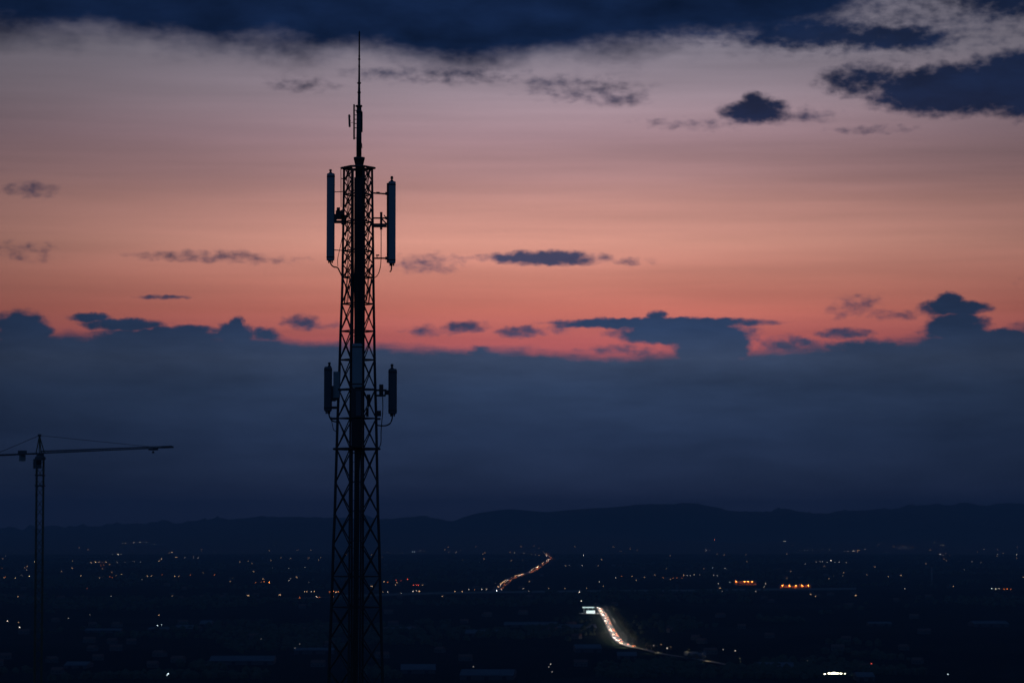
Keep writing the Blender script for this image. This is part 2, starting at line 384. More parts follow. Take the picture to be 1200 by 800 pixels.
for k, r0 in (('L', 0.036), ('R', 0.036), ('nl', 0.024), ('nr', 0.024), ('fl', 0.024), ('fr', 0.024)):
    pts = [FR[n][k] for n in ND]
    wpart(tower, 'leg', MB().tube(pts, [r0 + 0.006 * i / len(pts) * 3 for i in range(len(pts))], 8), STEEL)
    wpart(tower, 'footing', MB().box(pts[-1] + Vector((0, 0, -0.12)), 0.5, 0.5, 0.5), CONC)
FACES = [('L', 'nl'), ('nr', 'R'), ('L', 'fl'), ('fr', 'R')]
for a, b in zip(ND, ND[1:]):
    r0 = 0.018 if b <= 325 else (0.018 if b <= 525.5 else 0.019)
    for p, q in FACES:
        for s0, s1 in ((p, q), (q, p)):
            A = FR[a][s0]; B = FR[b][s1]; d = (B - A) * 0.02
            wpart(tower, 'brace', MB().tube([A + d, B - d], r0, 5), STEEL)
for h in HZ:
    f = FR[h]
    for p, q in (('L', 'nl'), ('nl', 'nr'), ('nr', 'R'), ('L', 'fl'), ('fl', 'fr'), ('fr', 'R')):
        d = (f[q] - f[p]) * 0.03
        wpart(tower, 'horizontal_bar', MB().tube([f[p] + d, f[q] - d], 0.022 if h < 600 else 0.016, 5), STEEL2 if 255 < h < 360 else STEEL)
# extra small struts that crowd the top of the lattice
for a, b in zip(ND[:9], ND[1:10]):
    for p, q in FACES:
        A = (FR[a][p] + FR[a][q]) / 2; B = (FR[b][p] + FR[b][q]) / 2
        wpart(tower, 'strut', MB().tube([A, B + (FR[b][p] - B) * 0.5], 0.014, 4), STEEL2)
        wpart(tower, 'strut', MB().tube([A + (FR[a][q] - A) * 0.6, B], 0.014, 4), STEEL2)
def ringpart(name, y, grow, th, hh, m=STEEL):
    f = frame(y); c = Vector((P(sum(sides(y)) / 2, y, YT).x, YT, f['L'].z)); order = ['L', 'nl', 'nr', 'R', 'fr', 'fl']
    mb = MB(); pts = [c + (f[k] - c).normalized() * ((f[k] - c).length + grow) for k in order]
    for a, b in zip(pts, pts[1:] + pts[:1]): mb.tube([a, b], th, 6)
    return wpart(tower, name, mb, m)
ringpart('top_ring', 197, 0.085, 0.032, 0.05)
ringpart('rest_platform', 525.8, 0.09, 0.034, 0.05)
f = frame(525.8)
def nearY(y): return YT - (sides(y)[1] - sides(y)[0]) / 80 * 0.92
def PW_(px, py, dy=0.0, Y0=None): return P(px, py, (YT if Y0 is None else Y0) + dy)
# central mast tube with its collar, and the cable run below it
def zat(py): return P(419, py, YT).z
xc = P(420.6, 300, YT).x
mt = MB().lathe((xc, YT, 0), [(0.115, zat(402)), (0.115, zat(194)), (0.125, zat(193)), (0.155, zat(187.5)), (0.165, zat(187)), (0.165, zat(184.5)), (0.05, zat(184.2))], 18)
wpart(tower, 'mast_tube', mt, STEEL, True)
bundle_x = [416.8, 418.2, 419.7, 421.2, 422.7, 424.1, 425.4]
for i, bx in enumerate(bundle_x):
    y1 = 455 if i in (0, 6) else ybase - 10
    pts = []
    n = 26
    for k in range(n + 1):
        py = 210 + (y1 - 210) * k / n
        sh = -1.0 * max(0, (py - 420)) / 380 * 3.0
        sq = 1.0 - 0.25 * sstep(500, 560, py)
        px = 420.0 + (bx - 420) * sq + sh + (0.25 * math.sin(py * 0.07 + i * 2) if py > 300 else 0)
        pts.append(Vector((P(px, py, YT).x, nearY(py) - 0.06, P(px, py, YT).z)))
    wpart(tower, 'feeder_cable', MB().tube(pts, 0.019 + 0.004 * (i % 3), 6), RUBBER, True)
for py in list(range(225, 800, 34)):
    sh = -3.0 * max(0, (py - 420)) / 380
    a = Vector((P(415.6 + sh, py, YT).x, nearY(py) - 0.03, zat(py))); b = Vector((P(426.4 + sh, py, YT).x, nearY(py) - 0.03, zat(py)))
    wpart(tower, 'cable_clamp', MB().tube([a, b], 0.015, 5), STEEL)
# ladder inside the left half
lad = None
for px in (411.6, 416.2):
    pts = [Vector((P(px + (-2.4 if py > 800 else -(py - 525) / 120), py, YT).x, YT - 0.12, P(417, py, YT).z)) for py in range(525, int(ybase - 6), 20)]
    o = wpart(tower, 'ladder_rail', MB().tube(pts, 0.012, 5), STEEL, parent=lad)
    if lad is None: lad = o; o.name = 'ladder'
py = 530
while py < ybase - 10:
    sh = (-2.4 if py > 800 else -(py - 525) / 120)
    wpart(tower, 'rung', MB().tube([Vector((P(411.6 + sh, py, YT).x, YT - 0.12, P(417, py, YT).z)), Vector((P(416.2 + sh, py, YT).x, YT - 0.12, P(417, py, YT).z))], 0.009, 4), STEEL, parent=lad)
    py += 11.2
# upper mast with dipoles, then the whip
pole = MB().lathe((xc - 0.01, YT, 0), [(0.078, zat(184.4)), (0.076, zat(160)), (0.070, zat(124.5)), (0.044, zat(124)), (0.038, zat(109)), (0.032, zat(97.6)), (0.026, zat(80)), (0.023, zat(68)), (0.021, zat(38)), (0.004, zat(36))], 10)
po = wpart(tower, 'whip_mast', pole, STEEL, True)
for py, r0, h0 in ((124.5, 0.095, 0.05), (97.5, 0.058, 0.035), (108.5, 0.05, 0.05), (78, 0.032, 0.03), (69.5, 0.036, 0.04), (66, 0.03, 0.03), (131, 0.085, 0.06), (152.5, 0.07, 0.03), (162, 0.075, 0.03), (177, 0.07, 0.06), (184, 0.07, 0.04)):
    wpart(tower, 'flange', MB().lathe((xc - 0.01, YT, zat(py)), [(r0, -h0 / 2), (r0, h0 / 2)], 12), STEEL, True, parent=po)
def rod(name, px0, py0, px1, py1, r=0.016, dy=0.0, m=STEEL, par=None, n=6):
    return wpart(tower, name, MB().tube([PW_(px0, py0, dy), PW_(px1, py1, dy)], r, n), m, parent=par)
dp = rod('dipole_antenna', 414.9, 122.5, 414.9, 163.5, 0.025)
for py in (124.5, 129.5, 135, 140, 145, 150, 162): rod('dipole_arm', 414.9, py, 418.6, py, 0.012, par=dp)
dp = rod('dipole_antenna', 424.3, 131, 424.3, 155, 0.018)
for py in (131.5, 137, 143, 152.5): rod('dipole_arm', 424.3, py, 421.2, py, 0.012, par=dp)
dp = rod('dipole_antenna', 423.9, 168, 424.3, 174, 0.010); rod('dipole_arm', 424.0, 170, 421, 171, 0.008, par=dp)
dp = rod('folded_dipole', 409.2, 134.5, 409.8, 149, 0.030)
for py in (136, 141, 146.5): rod('dipole_arm', 409.6, py, 411.0, py + 0.6, 0.012, par=dp)
rod('dipole_arm', 411.0, 144, 414.9, 143.5, 0.007, par=dp)

# panel antennas
def panel(px0, px1, py0, py1, depth, m, label, bev=1.6, knob=None, tail=None, dy=0.0):
    mb = MB(); n = 16
    A = PW_(px0, py1, dy); B = PW_(px1, py0, dy); cx, w = (A.x + B.x) / 2, B.x - A.x; z0, z1 = A.z, B.z
    def sec(sc, z):
        vs = []
        for k in range(n):
            a = 2 * math.pi * k / n; ca, sa = math.cos(a), math.sin(a)
            e = 0.55
            vs.append((cx + math.copysign(abs(ca) ** e, ca) * w / 2 * sc, YT + dy + math.copysign(abs(sa) ** e, sa) * depth / 2 * sc, z))
        return vs
    b = bev / 40; levels = [(0.72, z0), (0.96, z0 + b * 0.35), (1, z0 + b), (1, z1 - b), (0.96, z1 - b * 0.35), (0.72, z1)]
    vs = [v for s_, z in levels for v in sec(s_, z)]
    fs = [(i * n + k, i * n + (k + 1) % n, (i + 1) * n + (k + 1) % n, (i + 1) * n + k) for i in range(5) for k in range(n)]
    fs += [tuple(range(n))[::-1], tuple(5 * n + k for k in range(n))]
    o = wpart(tower, 'panel_antenna', mb.add(vs, fs), m, False, label=label)
    for zz in (z0 + 0.10, z1 - 0.10):
        vs2 = sec(1.03, zz - 0.02) + sec(1.03, zz + 0.02)
        wpart(tower, 'end_band', MB().add(vs2, [(k, (k + 1) % n, n + (k + 1) % n, n + k) for k in range(n)]), STEEL, parent=o)
    if knob:
        kx, ky = knob
        wpart(tower, 'lifting_eye', MB().lathe((PW_(kx, ky, dy).x, YT + dy, z1 - 0.01), [(0.055, 0), (0.05, 0.03), (0.028, 0.05), (0.028, 0.075), (0.045, 0.09), (0.035, PW_(kx, ky, dy).z - z1)], 8), STEEL, parent=o)
    for dxk in (-0.05, 0.0, 0.05):
        wpart(tower, 'connector', MB().lathe((cx + dxk, YT + dy, z0 - 0.07), [(0.016, 0), (0.022, 0.02), (0.022, 0.075)], 8), STEEL, parent=o)
    if tail: wpart(tower, 'jumper_cable', MB().tube(smoothpts([PW_(a, b_, dy) for a, b_ in tail]), 0.020, 6), RUBBER, True, parent=o)
    return o
def smoothpts(p):
    out = []
    for i in range(len(p) - 1):
        a, b, c_, d = p[max(i - 1, 0)], p[i], p[i + 1], p[min(i + 2, len(p) - 1)]
        for k in range(5):
            t = k / 5
            out.append(0.5 * ((2 * b) + (c_ - a) * t + (2 * a - 5 * b + 4 * c_ - d) * t * t + (3 * b - a - 3 * c_ + d) * t ** 3))
    return out + [p[-1]]
p1 = panel(382.6, 392.4, 203.2, 305.5, 0.16, RADOME, 'tall blue-grey panel antenna mounted highest, beside the mechanical arm cluster', 1.6, (387.4, 198.2), [(386.8, 304), (387.6, 309), (391, 312.6), (395.5, 313.6), (398, 318), (401, 324.5)])
p2 = panel(455, 463.8, 212.6, 308.8, 0.16, RADOME, 'tall blue-grey panel antenna with a bent pipe below it and three arms', 1.4, (459.2, 206.2), [(458.8, 308), (458.8, 313), (458.2, 317.2), (456.6, 318.4)])
rod('mounting_pipe', 454.6, 214.6, 454.6, 308, 0.036, 0.02)
p3 = panel(379.6, 389.2, 429.5, 482, 0.17, RADOME2, 'short dark panel antenna with a pale box mounted behind it', 3.0, (386.0, 424.0), [(385.6, 482), (385.8, 487), (389, 492.6), (395, 494.2)])
p4 = panel(455, 465.2, 432, 485, 0.17, RADOME2, 'short dark panel antenna with a thick pipe looping from its base', 2.4, (459.4, 426.0), [(459.4, 484), (459.6, 490), (457, 496), (451, 498.6), (442, 498.2)])
p5 = panel(412.6, 424.6, 402.5, 454, 0.15, RADOME, 'pale panel antenna fixed to the middle of the tower face', 1.4, None, None, dy=nearY(430) - YT - 0.22)
def hbox(name, px0, px1, py0, py1, dep, m=STEEL, dy=0.0, par=None):
    a, b = PW_(px0, py1, dy), PW_(px1, py0, dy)
    return wpart(tower, name, MB().box((a + b) / 2, abs(b.x - a.x), dep, abs(b.z - a.z)), m, parent=par)
# left upper arm cluster
ar = hbox('mounting_arm', 391.5, 403, 258.4, 261.6, 0.10)
hbox('clamp', 393.5, 399.5, 247, 257, 0.16, par=ar); hbox('clamp', 400, 406, 252, 263, 0.12, par=ar); hbox('clamp', 391.8, 394.5, 251, 261, 0.12, par=ar); hbox('clamp', 399, 403.6, 247, 257, 0.12, par=ar)
wpart(tower, 'tilt_motor', MB().tube([PW_(394.6, 245, -0.05), PW_(398.4, 245, -0.05)], 0.05, 10), STEEL, True, parent=ar)
rod('brace_rod', 394, 250, 402, 246, 0.02, par=ar); rod('brace_rod', 394, 256, 403, 252, 0.02, par=ar)
rod('lightning_rod', 399.5, 198, 399.7, 243, 0.010, m=STEEL2); rod('standoff', 399.5, 209, 403.5, 210, 0.012, m=STEEL2)
rod('standoff', 392, 225, 403, 224.5, 0.012); rod('standoff', 392, 293, 402, 293.5, 0.014)
wpart(tower, 'jumper_cable', MB().tube(smoothpts([PW_(*q) for q in ((403, 268), (398.6, 290), (395.8, 303), (396, 312))]), 0.010, 5), RUBBER, True)
# right upper arms
for py, r0, m in ((226.8, 0.024, STEEL), (255.6, 0.024, STEEL2), (302.6, 0.024, STEEL)):
    o = rod('mounting_arm', 436.5, py - 0.6 if py < 230 else py, 455, py + 0.6 if py < 230 else py, r0, m=m)
    hbox('clamp', 451.5, 454.8, py - 1.6, py + 1.6, 0.1, par=o)
hbox('clamp', 441, 445, 225, 227.4, 0.06); hbox('clamp', 440.5, 444.5, 298.4, 299.8, 0.05); rod('standoff', 441.8, 299, 441.8, 302.5, 0.012)
ar = hbox('mounting_arm', 437, 453, 262, 266.4, 0.10)
hbox('amplifier_box', 445.3, 448.1, 248.6, 269, 0.09, par=ar); rod('brace_rod', 448, 257, 453.6, 263, 0.02, par=ar); rod('brace_rod', 450, 252, 454, 258, 0.016, par=ar)
wpart(tower, 'jumper_cable', MB().tube(smoothpts([PW_(*q) for q in ((446.6, 268), (446.6, 285), (446.4, 306), (445, 316), (442, 323), (437.5, 326))]), 0.013, 5), RUBBER, True)
# lower level
hbox('radio_unit', 390.8, 398.4, 435.5, 466, 0.22, RADOME, 0.05)
ar = hbox('mounting_arm', 388.5, 400, 455.2, 458.4, 0.10)
hbox('clamp', 389.2, 393.4, 452, 470, 0.12, par=ar); hbox('clamp', 388.6, 396, 476, 479, 0.08, par=ar); hbox('clamp', 393, 397.5, 466, 469, 0.10, par=ar)
wpart(tower, 'jumper_cable', MB().tube(smoothpts([PW_(*q) for q in ((387.8, 488), (389.4, 497), (391.2, 503.6), (395, 505.4))]), 0.011, 5), RUBBER, True)
ar = hbox('mounting_arm', 439, 453, 456, 458.2, 0.09); hbox('mounting_arm', 439, 452, 462.2, 464.4, 0.09)
hbox('amplifier_box', 444.4, 449.2, 450.4, 464.6, 0.14, par=ar); hbox('clamp', 450.6, 455, 457, 462.4, 0.10, par=ar)
hbox('clamp', 440.5, 446.5, 481, 487.6, 0.08); hbox('mounting_arm', 396, 440, 455, 457.6, 0.06, dy=nearY(456) - YT - 0.04)
wpart(tower, 'jumper_cable', MB().tube(smoothpts([PW_(*q) for q in ((448.4, 465), (448.6, 480), (447.6, 492), (446.6, 505), (446.4, 518), (444.6, 523.4), (441, 525))]), 0.014, 5), RUBBER, True)
hbox('handrail_bracket', 388, 396, 489, 491.6, 0.08); hbox('handrail_bracket', 441, 446, 489.4, 491.8, 0.08)
# equipment boxes on the near side between the lower brackets and the rest platform
dn = nearY(490) - YT - 0.20
hbox('equipment_cabinet', 411.4, 425.4, 455, 489, 0.18, STEEL, dn); hbox('cabinet_door', 417, 423, 458, 487, 0.012, RADOME2, dn - 0.098)
hbox('equipment_cabinet', 411.8, 425.0, 490.4, 524, 0.20, RUBBER, dn)
hbox('filter_box', 430, 434, 462, 476, 0.08, STEEL2, -0.2); hbox('filter_box', 429, 432, 478, 488, 0.08, STEEL2, -0.2)

# ------------------------------------------------------------------ tower crane
YC = 600.0
cx0 = P(47.2, 531, YC).x; zj = P(47, 531, YC).z; gz = height(cx0, YC)
crane = thing('tower_crane', 'slender tower crane with long jib standing over the dark town', 'crane', (cx0, YC, gz))
S = YC / F                                   # metres per pixel there
hw = 4.0 * S
def cpart(name, mb, m=GREYS, par=None): return wpart(crane, name, mb, m, parent=par)
ztop = zj - 1.2
corners = [(-hw, -hw), (hw, -hw), (hw, hw), (-hw, hw)]
for a, b in corners: cpart('leg', MB().tube([(cx0 + a, YC + b, gz), (cx0 + a, YC + b, ztop)], 0.11, 6), CRANE)
nseg = int((ztop - gz) / 2.0)
for i in range(nseg):
    za = gz + (ztop - gz) * i / nseg; zb = gz + (ztop - gz) * (i + 1) / nseg
    for k in range(4):
        a, b = corners[k], corners[(k + 1) % 4]
        if i % 2: a, b = b, a
        cpart('brace', MB().tube([(cx0 + a[0], YC + a[1], za), (cx0 + b[0], YC + b[1], zb)], 0.06, 4), CRANE)
cpart('footing', MB().box((cx0, YC, gz), 5, 5, 1.0), CONC)
tipp = P(201, 524.5, YC * 79 / 85.5); jd = Vector((tipp.x - cx0, tipp.y - YC, 0)); jl = jd.length; jd.normalize(); side = Vector((-jd.y, jd.x, 0)); C0 = Vector((cx0, YC, zj))
cpart('slewing_ring', MB().lathe((cx0, YC, ztop - 0.2), [(1.0, 0), (1.15, 0.2), (1.15, 0.6), (0.8, 0.9), (0.8, 1.5)], 14))
cab = cpart('operator_cab', MB().box(C0 + side * -1.1 + jd * 0.9 + Vector((0, 0, -2.2)), 1.3, 1.3, 2.0, math.atan2(jd.y, jd.x)), GREYS)
cpart('cab_window', MB().box(C0 + side * -1.1 + jd * 1.58 + Vector((0, 0, -1.9)), 0.06, 1.1, 1.0, math.atan2(jd.y, jd.x)), mat('dark glass', (0.02, 0.025, 0.03), 0.1), cab)
cpart('climbing_frame', MB().box((cx0, YC, ztop - 3.4), hw * 2 + 0.5, hw * 2 + 0.5, 0.3)); cpart('climbing_frame', MB().box((cx0, YC, ztop - 5.6), hw * 2 + 0.5, hw * 2 + 0.5, 0.3))
zap = P(46, 510, YC).z; apex = Vector((cx0 - 0.2, YC, zap))
for d0 in (-0.75, 0.75):
    for s0 in (-0.6, 0.6): cpart('peak_leg', MB().tube([C0 + jd * d0 + side * s0, apex], 0.12, 5), CRANE)
cpart('peak_head', MB().box(apex, 0.7, 0.6, 0.5))
jib = cpart('jib', MB().tube([C0 + side * 0.5, C0 + jd * jl + side * 0.3 + Vector((0, 0, 0.1))], 0.08, 5).tube([C0 - side * 0.55, C0 + jd * jl - side * 0.3 + Vector((0, 0, 0.1))], 0.08, 5).tube([C0 + Vector((0, 0, 0.5)), C0 + jd * jl + Vector((0, 0, 0.35))], 0.085, 5), GREYS)
nj = 40
for i in range(nj):
    a = C0 + jd * jl * i / nj; m_ = C0 + jd * jl * (i + 0.5) / nj + Vector((0, 0, 0.5 - 0.15 * (i + 0.5) / nj)); b = C0 + jd * jl * (i + 1) / nj
    for s0 in (-1, 1):
        w0 = 0.55 - 0.25 * i / nj
        cpart('lattice_bar', MB().tube([a + side * s0 * w0, m_, b + side * s0 * w0], 0.045, 4), GREYS, jib)
cl = 27.0
cj = cpart('counter_jib', MB().tube([C0 + side * 0.6, C0 - jd * cl + side * 0.6], 0.16, 6).tube([C0 - side * 0.6, C0 - jd * cl - side * 0.6], 0.16, 6), GREYS)
for i in range(12): cpart('deck_bar', MB().tube([C0 - jd * cl * (i + 0.5) / 12 + side * 0.6, C0 - jd * cl * (i + 0.5) / 12 - side * 0.6], 0.07, 4), GREYS, cj)
w = C0 - jd * 8.4
cpart('winch', MB().box(w + Vector((0, 0, 0.3)), 1.7, 1.3, 0.9, math.atan2(jd.y, jd.x)), GREYS, cj)
cpart('counterweight', MB().box(w + Vector((0, 0, -0.85)), 0.9, 1.1, 1.3, math.atan2(jd.y, jd.x)), CONC)
for k in range(3): cpart('counterweight', MB().box(C0 - jd * (cl - 0.8 - k * 0.75) + Vector((0, 0, -0.8)), 0.7, 1.5, 2.0, math.atan2(jd.y, jd.x)), CONC)
for fr in (0.86,): cpart('tie_bar', MB().tube([apex, C0 + jd * jl * fr + Vector((0, 0, 0.5 - 0.15 * fr))], 0.055, 4), GREYS)
cpart('tie_bar', MB().tube([apex, C0 - jd * (cl - 4)], 0.06, 4), GREYS)
tr = cpart('trolley', MB().box(C0 + jd * jl * 0.87 + Vector((0, 0, -0.12)), 1.8, 1.2, 0.4, math.atan2(jd.y, jd.x)), GREYS)
cpart('hook_block', MB().box(C0 + jd * jl * 0.87 + Vector((0, 0, -0.7)), 0.4, 0.3, 0.4), GREYS, tr)
cpart('jib_end', MB().box(C0 + jd * (jl - 1.6) + Vector((0, 0, 0.15)), 3.4, 0.8, 0.35, math.atan2(jd.y, jd.x)), GREYS)

# ------------------------------------------------------------------ roads
ASPH = mat('asphalt', (0.085, 0.083, 0.082), 0.85, 0, 0.3, 0.2)
MARK = mat('road paint', (0.6, 0.6, 0.58), 0.7, 0, 1, 0.15)
def resample(pts, step):
    pts = smoothpts(pts); out = [pts[0]]; acc = 0
    for a, b in zip(pts, pts[1:]):
        L = (b - a).length; t = step - acc
        while t <= L: out.append(a + (b - a) * (t / L)); t += step
        acc = (acc + L) % step
    out.append(pts[-1]); return out
def drop(p, dz=0.0): return Vector((p.x, p.y, height(p.x, p.y) + dz))
def normals(pts):
    out = []
    for i in range(len(pts)):
        t = pts[min(i + 1, len(pts) - 1)] - pts[max(i - 1, 0)]; t.z = 0; t.normalize(); out.append((t, Vector((t.y, -t.x, 0))))
    return out
def strip(pts, w, dz, off=0.0):
    mb = MB(); nn = normals(pts); vs = []
    for p, (t, n) in zip(pts, nn):
        for s in (-1, 1): q = p + n * (off + s * w / 2); vs.append((q.x, q.y, max(height(q.x, q.y), p.z) + dz))
    return mb.add(vs, [(2 * i, 2 * i + 1, 2 * i + 3, 2 * i + 2) for i in range(len(pts) - 1)])
def road(name, px, w, step=40):
    pts = [drop(p, 1.2) for p in resample([ground(*q) for q in px], step)]
    o = struct(name, strip(pts, w, 0.06).mesh(name, ASPH))
    link('lane_marking', strip(pts, 0.5, 0.075).mesh('lane_marking', MARK), o)
    return pts
BRIGHT = road('avenue', [(702.2, 712.6), (705, 716), (708.6, 722), (713.8, 733), (719, 743), (725, 751), (732, 755.5), (741, 758.5), (757, 762), (775, 766.5), (790, 769), (820, 773.5), (870, 783)], 9.5, 20)
FAR = road('far_road', [(579.5, 694), (586, 688.5), (592, 683.5), (598.5, 678.4), (611, 674.2), (623, 669.8), (634, 662), (642.5, 657), (644.5, 654), (640, 648.7)], 22, 60)
MOTOR = road('motorway', [(300, 703), (448, 697.6), (520, 695.6), (600, 694.4), (700, 693.4), (780, 692.8), (862, 691.8), (1000, 690.5)], 24, 20)
REDRD = road('lane', [(700, 679.5), (740, 678.6), (777, 677.8), (803, 677.2), (840, 676.4)], 9, 20)

# ------------------------------------------------------------------ lamps
COLS = {'w': (1.0, 0.60, 0.30), 'o': (1.0, 0.22, 0.035), 'n': (1.0, 0.88, 0.76), 'c': (0.72, 0.92, 1.0), 'r': (1.0, 0.10, 0.05)}
WORDS = {'w': 'warm white', 'o': 'orange', 'n': 'soft white', 'c': 'cool white', 'r': 'red'}
LM = {}
def lamp_mat(k, lev, sampled=False):
    key = (k, lev, sampled)
    if key not in LM: LM[key] = mat('lamp glass', (0.6, 0.6, 0.6), 0.4, emit=COLS[k], strength=1.2 * 2.2 ** lev, sampled=True)
    return LM[key]
POLE = MB().tube([(0, 0, -0.6), (0, 0, 7.4)], [0.12, 0.08], 6).tube([(0, 0, 7.35), (0.9, 0, 7.7)], 0.06, 5).mesh('pole', STEEL)
GLOBE = MB().lathe((0.9, 0, 7.5), [(0.2, -0.55), (0.48, -0.35), (0.58, 0.0), (0.48, 0.35), (0.2, 0.55)], 8)
LP = {}
def zone(px, py):
    if py < 646: return 'at the foot of the hills'
    if abs(py - 694.5) < 4: return 'beside the motorway'
    if py < 691: return 'among the houses between motorway and hills'
    return 'on the dark land this side of the motorway'
def lamp(px, py, k, app, label=None, group=None):
    g = ground(px, py); r = g.length
    lev = app if label else round(2 * (app + 1.76 * math.log2(r / 9000))) / 2
    if (k, lev) not in LP: LP[(k, lev)] = GLOBE.mesh('lamp_globe', lamp_mat(k, lev), True)
    z = zone(px, py); bright = ('faint', 'faint', 'bright', 'very bright', 'dazzling')[min(int(app), 4)]
    lb = label or f'{bright} {WORDS[k]} street lamp {z}'
    t = thing('street_lamp', lb, 'street lamp', g, group or f'{bright} {WORDS[k]} street lamps {z}')
    t.rotation_euler = (0, 0, random.uniform(0, 6.28))
    link('pole', POLE, t); link('lamp_globe', LP[(k, lev)], t)
    return t
# apparent brightness 0..4; positions read in three enlarged views: (origin x, origin y, scale, list)
L1 = (0, 580, 3.0, """410 171 n 1;430 172 n 1;443 171 w 3;470 171 n 1;495 170 n 2;515 171 n 1;540 177 n 1;348 173 n 1;252 173 n 0;655 178 n 0;690 178 n 0;970 176 n 2;977 178 n 1;940 174 n 0;897 185 n 0;
395 214 n 1;415 213 n 2;425 213 n 1;605 206 w 2;620 225 w 2;650 225 n 1;680 225 n 1;695 226 n 1;755 205 c 1;567 232 w 3;560 238 w 2;320 243 w 2;335 242 w 2;348 242 w 2;360 243 w 1;375 243 w 2;355 254 o 1;365 253 o 1;410 242 n 0;440 242 n 0;470 242 n 0;495 242 n 0;
122 242 w 2;95 259 w 1;88 262 w 1;255 238 w 1;5 265 o 2;20 220 n 0;20 297 o 2;14 298 w 2;55 302 w 2;105 295 w 3;75 292 n 1;285 292 w 2;350 301 w 1;385 296 o 1;395 298 o 2;410 292 w 1;428 287 w 2;512 292 w 2;518 294 w 2;530 293 w 2;545 291 w 3;570 289 o 1;615 294 w 2;628 294 w 2;670 290 o 1;715 283 w 1;755 290 o 2;500 307 n 0;
900 318 o 2;918 316 o 2;945 315 o 4;930 314 o 2;948 320 w 2;1015 310 n 1;1022 303 n 1;1015 265 n 1;1070 262 n 1;955 262 n 0;1070 351 w 2;1080 351 w 2;1095 351 n 2;1103 351 w 2;1160 352 o 2;1172 350 o 3;1180 353 w 3;1188 352 o 3;1195 355 w 2;1086 317 n 0;
390 368 n 1;560 438 w 2;552 476 c 3;566 474 c 2;28 460 n 3;67 465 w 1;67 483 n 3;240 450 n 1;315 437 n 0;943 591 n 2;920 526 n 0;1055 545 n 0;1035 560 n 0;588 655 c 4;585 660 c 3;825 322 n 0;305 340 o 0""")
L2 = (440, 580, 3.158, """30 216 n 0;45 217 n 1;60 217 n 1;105 220 n 2;135 213 c 2;145 215 c 2;165 213 n 1;185 212 n 1;270 216 n 0;300 217 n 0;515 220 n 1;550 222 n 0;580 226 n 2;590 228 n 1;605 230 w 2;770 228 n 2;765 268 n 1;700 268 n 0;720 268 n 0;890 316 n 1;910 310 o 1;950 310 w 1;1165 308 n 1;
30 331 w 2;45 332 o 2;75 326 r 2;95 327 r 1;118 322 r 3;78 334 w 2;140 345 r 3;150 344 r 3;160 345 r 3;137 368 n 3;150 366 n 2;163 368 w 3;95 375 n 2;45 371 n 2;28 371 w 1;295 369 w 2;320 370 w 2;345 361 n 2;365 362 o 1;395 361 n 2;412 361 n 2;447 366 c 4;465 362 n 2;548 358 n 2;568 368 n 0;640 357 w 1;700 357 w 1;780 356 w 1;753 371 n 3;764 406 n 3;828 332 n 2;845 349 w 1;645 652 n 2;645 663 n 1;650 682 n 1;360 662 n 1;880 548 c 3;877 541 c 2;1032 580 n 1;1078 590 n 3;1092 585 w 2;1060 575 w 1""")
L3 = (800, 580, 3.0, """100 162 r 2;112 160 r 3;122 161 r 2;118 154 o 1;150 150 n 1;355 167 n 1;363 165 n 1;232 152 n 0;410 201 n 0;428 200 n 1;440 198 n 1;456 199 n 1;490 196 n 1;515 198 n 0;570 202 n 1;580 203 n 1;600 201 n 2;612 203 w 2;622 200 w 2;640 192 n 1;700 172 n 1;715 206 n 1;762 190 n 1;775 186 w 2;797 185 o 3;806 187 o 3;785 192 n 1;845 190 n 0;885 170 n 1;905 180 n 1;916 180 w 2;895 214 n 2;905 215 n 3;915 217 n 1;950 192 n 0;970 158 n 0;1060 196 n 1;1105 213 n 1;1118 211 n 1;1175 215 n 1;430 249 n 1;470 242 n 0;482 242 n 1;490 240 n 1;508 242 n 1;522 238 n 3;535 242 n 1;550 241 n 1;575 244 n 1;825 235 n 1;
3 291 w 2;15 291 n 1;40 289 n 1;60 290 n 0;105 263 c 1;108 290 n 1;122 292 n 1;150 266 n 1;127 322 n 2;165 317 c 1;290 322 n 2;285 334 n 1;258 350 n 1;140 350 n 0;780 340 n 1;1088 340 c 3;1100 341 n 3;1112 340 n 2;1130 342 o 3;1142 341 o 3;1154 343 o 2;990 268 n 0;1018 240 n 0;1048 243 n 0;145 565 n 1;183 570 n 2;435 608 n 1;666 618 r 3;936 657 c 3;530 293 n 0;562 292 n 0;690 178 n 0;80 198 n 1;95 200 n 0""")
count = 0
for ox, oy, sc, txt in (L1, L2, L3):
    for it in txt.replace('\n', '').split(';'):
        a = it.split(); px, py = ox + float(a[0]) / sc, oy + float(a[1]) / sc
        lev = int(a[3])
        lamp(px, py, a[2], lev); count += 1
